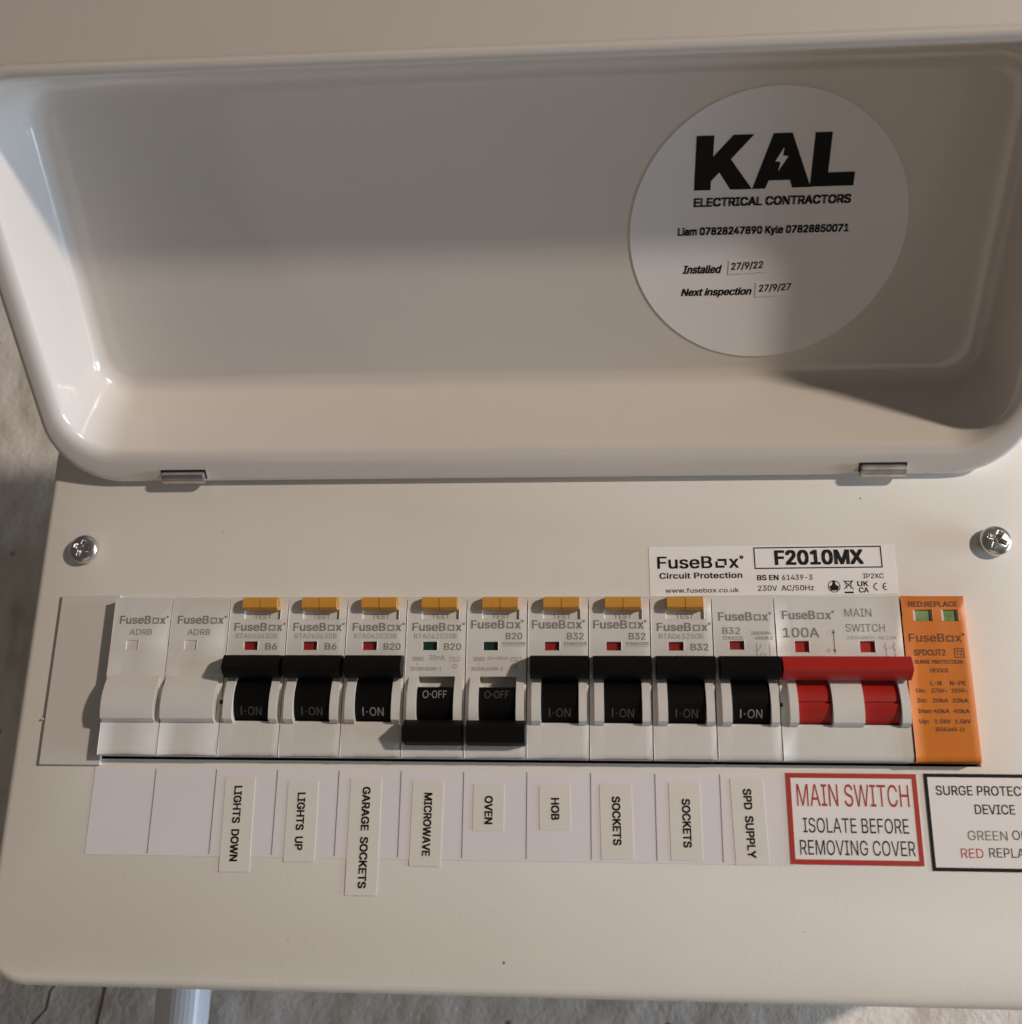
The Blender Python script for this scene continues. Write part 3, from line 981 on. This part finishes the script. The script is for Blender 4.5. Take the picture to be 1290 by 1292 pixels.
def pr(bm):
    put_logo(bm, fr, 164.5, 190.0, 59.0, 3.6, bold=0.016, gap=True)
    put_text(bm, fr, "Circuit Protection", 165.0, 189.3, 55.9, 1.7, bold=0.022, spacing=1.05)
    put_text(bm, fr, "www.fusebox.co.uk", 166.6, 188.1, 51.6, 1.35, bold=0.004)
    put_frame(bm, fr, 193.0, 230.1, 58.5, 65.1, 0.35)
    put_text(bm, fr, "F2010MX", 199.0, 224.8, 59.8, 4.2, bold=0.035)
    put_text(bm, fr, "BS EN", 193.6, 199.8, 55.1, 1.55, bold=0.024); put_text(bm, fr, "61439-3", 200.8, 209.6, 55.1, 1.55, bold=0.006)
    put_text(bm, fr, "230V  AC/50Hz", 193.6, 209.8, 51.9, 1.6, bold=0.006)
    put_text(bm, fr, "IP2XC", 224.2, 230.1, 55.3, 1.45, bold=0.006)
    # marks: tested figure in a ring, crossed bin, UK CA, CE
    put_ring(bm, fr, 215.6, 53.0, 1.8, 0.22, 28)
    put_poly(bm, fr, [(214.6, 51.8), (216.6, 51.8), (217.0, 53.0), (216.2, 53.4), (216.0, 54.0), (215.2, 54.0), (215.0, 53.4), (214.2, 53.0)])
    put_ring(bm, fr, 215.6, 54.3, 0.42, 0.42, 12)
    put_line(bm, fr, (218.4, 52.1), (221.2, 54.7), 0.25); put_line(bm, fr, (221.2, 52.1), (218.4, 54.7), 0.25)
    put_line(bm, fr, (218.9, 54.4), (219.3, 52.3), 0.2); put_line(bm, fr, (220.7, 54.4), (220.3, 52.3), 0.2); put_line(bm, fr, (218.6, 54.5), (221.0, 54.5), 0.28)
    put_rect(bm, fr, 218.5, 221.1, 50.9, 51.4)
    put_text(bm, fr, "UK", 222.3, 225.5, 53.0, 1.5, bold=0.02); put_text(bm, fr, "CA", 222.6, 225.4, 51.1, 1.5, bold=0.02)
    put_ring(bm, fr, 228.0, 52.8, 1.15, 0.28, 16, 90, 270); put_ring(bm, fr, 230.6, 52.8, 1.15, 0.28, 16, 90, 270); put_line(bm, fr, (229.6, 52.8), (230.5, 52.8), 0.26)


ink("lettering", "inkblack", t, pr)

# warning sticker with a red border
t, p = card("warning_sticker", "red-bordered warning sticker reading MAIN SWITCH below the red lever", "sticker", 198.15, 233.65, -23.9, 0.2, "vinyl", 0.17, 0.1, 0.0)
fr = flat(-198.15, 23.9, p)
ink("border", "inkred", t, lambda bm: put_frame(bm, fr, 198.15, 233.65, -23.9, 0.2, 1.3))
ink("red_lettering", "inkred", t, lambda bm: put_text(bm, fr, "MAIN SWITCH", 200.9, 231.2, -8.6, 5.9, bold=0.0))
ink("lettering", "inkgrey" if 0 else "inkblack", t, lambda bm: (put_text(bm, fr, "ISOLATE BEFORE", 202.1, 230.4, -15.6, 3.9, bold=0.0), put_text(bm, fr, "REMOVING COVER", 200.9, 231.6, -21.4, 3.9, bold=0.0)))

# surge device sticker with a black border, running out of the picture
t, p = card("surge_sticker", "black-bordered sticker reading SURGE PROTECTION DEVICE below the orange module", "sticker", 235.7, 271.9, -25.1, 0.4, "vinyl", 0.03, 0.1, 0.0)
fr = flat(-235.7, 25.1, p)


def pr(bm):
    put_frame(bm, fr, 235.7, 271.9, -25.1, 0.4, 0.95)


ink("border", "inkblack", t, pr)
ink("lettering", "inkblack", t, lambda bm: (put_text(bm, fr, "SURGE PROTECTION", 238.6, 269.0, -5.3, 2.5, bold=0.008), put_text(bm, fr, "DEVICE", 248.5, 259.1, -10.2, 2.5, bold=0.008),
                                            put_text(bm, fr, "OK", 257.6, 261.8, -16.8, 2.45), put_text(bm, fr, "REPLACE", 251.0, 264.3, -21.4, 2.45)))
ink("green_lettering", "inkgreen", t, lambda bm: put_text(bm, fr, "GREEN", 245.9, 256.3, -17.0, 2.45))
ink("red_lettering", "inkred", t, lambda bm: put_text(bm, fr, "RED", 243.6, 249.5, -21.6, 2.45))

# ------------------------------------------------------------------ round sticker inside the flap
SCX, SCU, SR = 195.7, 67.4, 39.1
t = empty("round_sticker", (0, 0, 0)); t.location = fp(SCX, SCU, -FD) * MM
tag(t, "large round white contractor's sticker inside the open flap", "sticker")
TO = fp(SCX, SCU, -FD)


def fs(h): return lambda a, b: tuple(fp(a, b, -FD + h) - TO)


bm = bmesh.new(); n = 96
ring = [[bm.verts.new(fs(h)(SCX + SR * math.cos(2 * math.pi * k / n), SCU + SR * math.sin(2 * math.pi * k / n))) for k in range(n)] for h in (0.04, 0.24)]
for k in range(n): bm.faces.new((ring[0][k], ring[0][(k + 1) % n], ring[1][(k + 1) % n], ring[1][k]))
bm.faces.new(ring[0]); bm.faces.new(ring[1])
link("sheet", bm, "vinyl", t, smooth=30)
# letters measured on the flap's back plane (x, u)
fr0 = fs(0.30)
fx = lambda a: SCX + (a - 199.6) * SR / 42.15
fz = lambda b: SCU + (b - 61.3) * SR / 42.15
fr = lambda a, b: fr0(fx(a), fz(b))
K = [(176.5, 90.1), (181.7, 90.1), (181.7, 84.0), (187.3, 90.1), (193.4, 90.1), (187.0, 83.1), (193.9, 74.1), (187.4, 74.1), (183.8, 79.3), (181.5, 76.8), (181.5, 74.1), (176.5, 74.1)]
A = [(198.9, 90.2), (204.4, 90.2), (211.3, 74.2), (205.8, 74.2), (204.9, 76.5), (198.7, 76.5), (197.8, 74.1), (193.9, 74.1)]
L = [(211.0, 90.1), (216.0, 90.1), (216.0, 78.4), (223.9, 78.4), (223.9, 74.3), (211.0, 74.3)]
for nm, pl in (("K", K), ("A", A), ("L", L)):
    def pr(bm, pl=pl):
        vs = [bm.verts.new(fr(a, b)) for a, b in pl]
        for tr in tessellate_polygon([[Vector((a, b, 0)) for a, b in pl]]): bm.faces.new([vs[i] for i in tr])
    ink("letter", "inkblack", t, pr)
frb = lambda a, b: fs(0.36)(fx(a), fz(b))
ink("lightning_bolt", "vinyl", t, lambda bm: (put_poly(bm, frb, [(202.4, 86.1), (202.2, 83.8), (201.7, 81.9), (200.1, 82.1)]), put_poly(bm, frb, [(202.2, 83.7), (203.8, 83.5), (201.2, 79.2), (201.7, 81.9)])))
ink("lettering", "inkblack", t, lambda bm: (
    put_text(bm, fr, "ELECTRICAL CONTRACTORS", 176.6, 223.8, 69.2, 2.5, bold=0.042),
    put_text(bm, fr, "Liam 07828247890 Kyle 07828850071", 172.2, 224.3, 60.4, 2.25, bold=0.042),
    put_text(bm, fr, "Installed", 174.3, 186.5, 48.1, 2.5, bold=0.03, shear=0.22),
    put_text(bm, fr, "Next inspection", 174.1, 196.4, 40.7, 2.3, bold=0.03, shear=0.22)))
for (x0, x1, u0, u1, s, tx0, tx1, tu, lab) in ((188.6, 201.5, 47.6, 52.0, "27/9/22", 189.4, 199.2, 49.0, "small white date tag beside the word Installed on the round sticker"),
                                               (197.6, 210.8, 39.9, 44.6, "27/9/27", 198.6, 208.6, 41.6, "small white date tag after Next inspection, the lower one on the round sticker")):
    d = empty("date_tag", (0, 0, 0)); c0 = fp(fx(x0), fz(u0), -FD + 0.26); d.location = c0 * MM
    tag(d, lab, "label tag", "date tags on the round sticker")
    bm = bmesh.new()
    lo = [bm.verts.new(fp(fx(a), fz(b) + (a - x0) * 0.035, -FD + 0.26) - c0) for a, b in ((x0, u0), (x1, u0), (x1, u1), (x0, u1))]
    hi = [bm.verts.new(q.co + FN * 0.14) for q in lo]
    bm.faces.new(lo); bm.faces.new(hi)
    for k in range(4): bm.faces.new((lo[k], lo[(k + 1) % 4], hi[(k + 1) % 4], hi[k]))
    link("sheet", bm, "vinyl", d)
    f2 = lambda a, b: tuple(fp(fx(a), fz(b) + (a - x0) * 0.035, -FD + 0.46) - c0)
    ink("lettering", "inkblack", d, lambda bm: put_text(bm, f2, s, tx0, tx1, tu, 2.2, bold=0.02))

# ------------------------------------------------------------------ conduit leaving the underside
t = tag(empty("conduit", (4, 78, -220)), "white plastic conduit running down from the underside of the unit", "conduit pipe")
bm = bmesh.new(); lathe(bm, [(8.2, 0), (8.2, 142)], 40, 'z'); link("pipe", bm, "pipe", t, smooth=40)
bm = bmesh.new()
n = 72
ra = []
for h in (138, 139, 160.8):
    ra.append([bm.verts.new(((9.0 + (0.05 if k % 2 else 0) - (0.5 if h == 138 else 0)) * math.cos(2 * math.pi * k / n), (9.0 + (0.05 if k % 2 else 0) - (0.5 if h == 138 else 0)) * math.sin(2 * math.pi * k / n), h)) for k in range(n)])
for a, c in zip(ra, ra[1:]):
    for k in range(n): bm.faces.new((a[k], a[(k + 1) % n], c[(k + 1) % n], c[k]))
bm.faces.new(ra[0]); bm.faces.new(ra[-1])
link("ribbed_coupler", bm, "pipe", t)
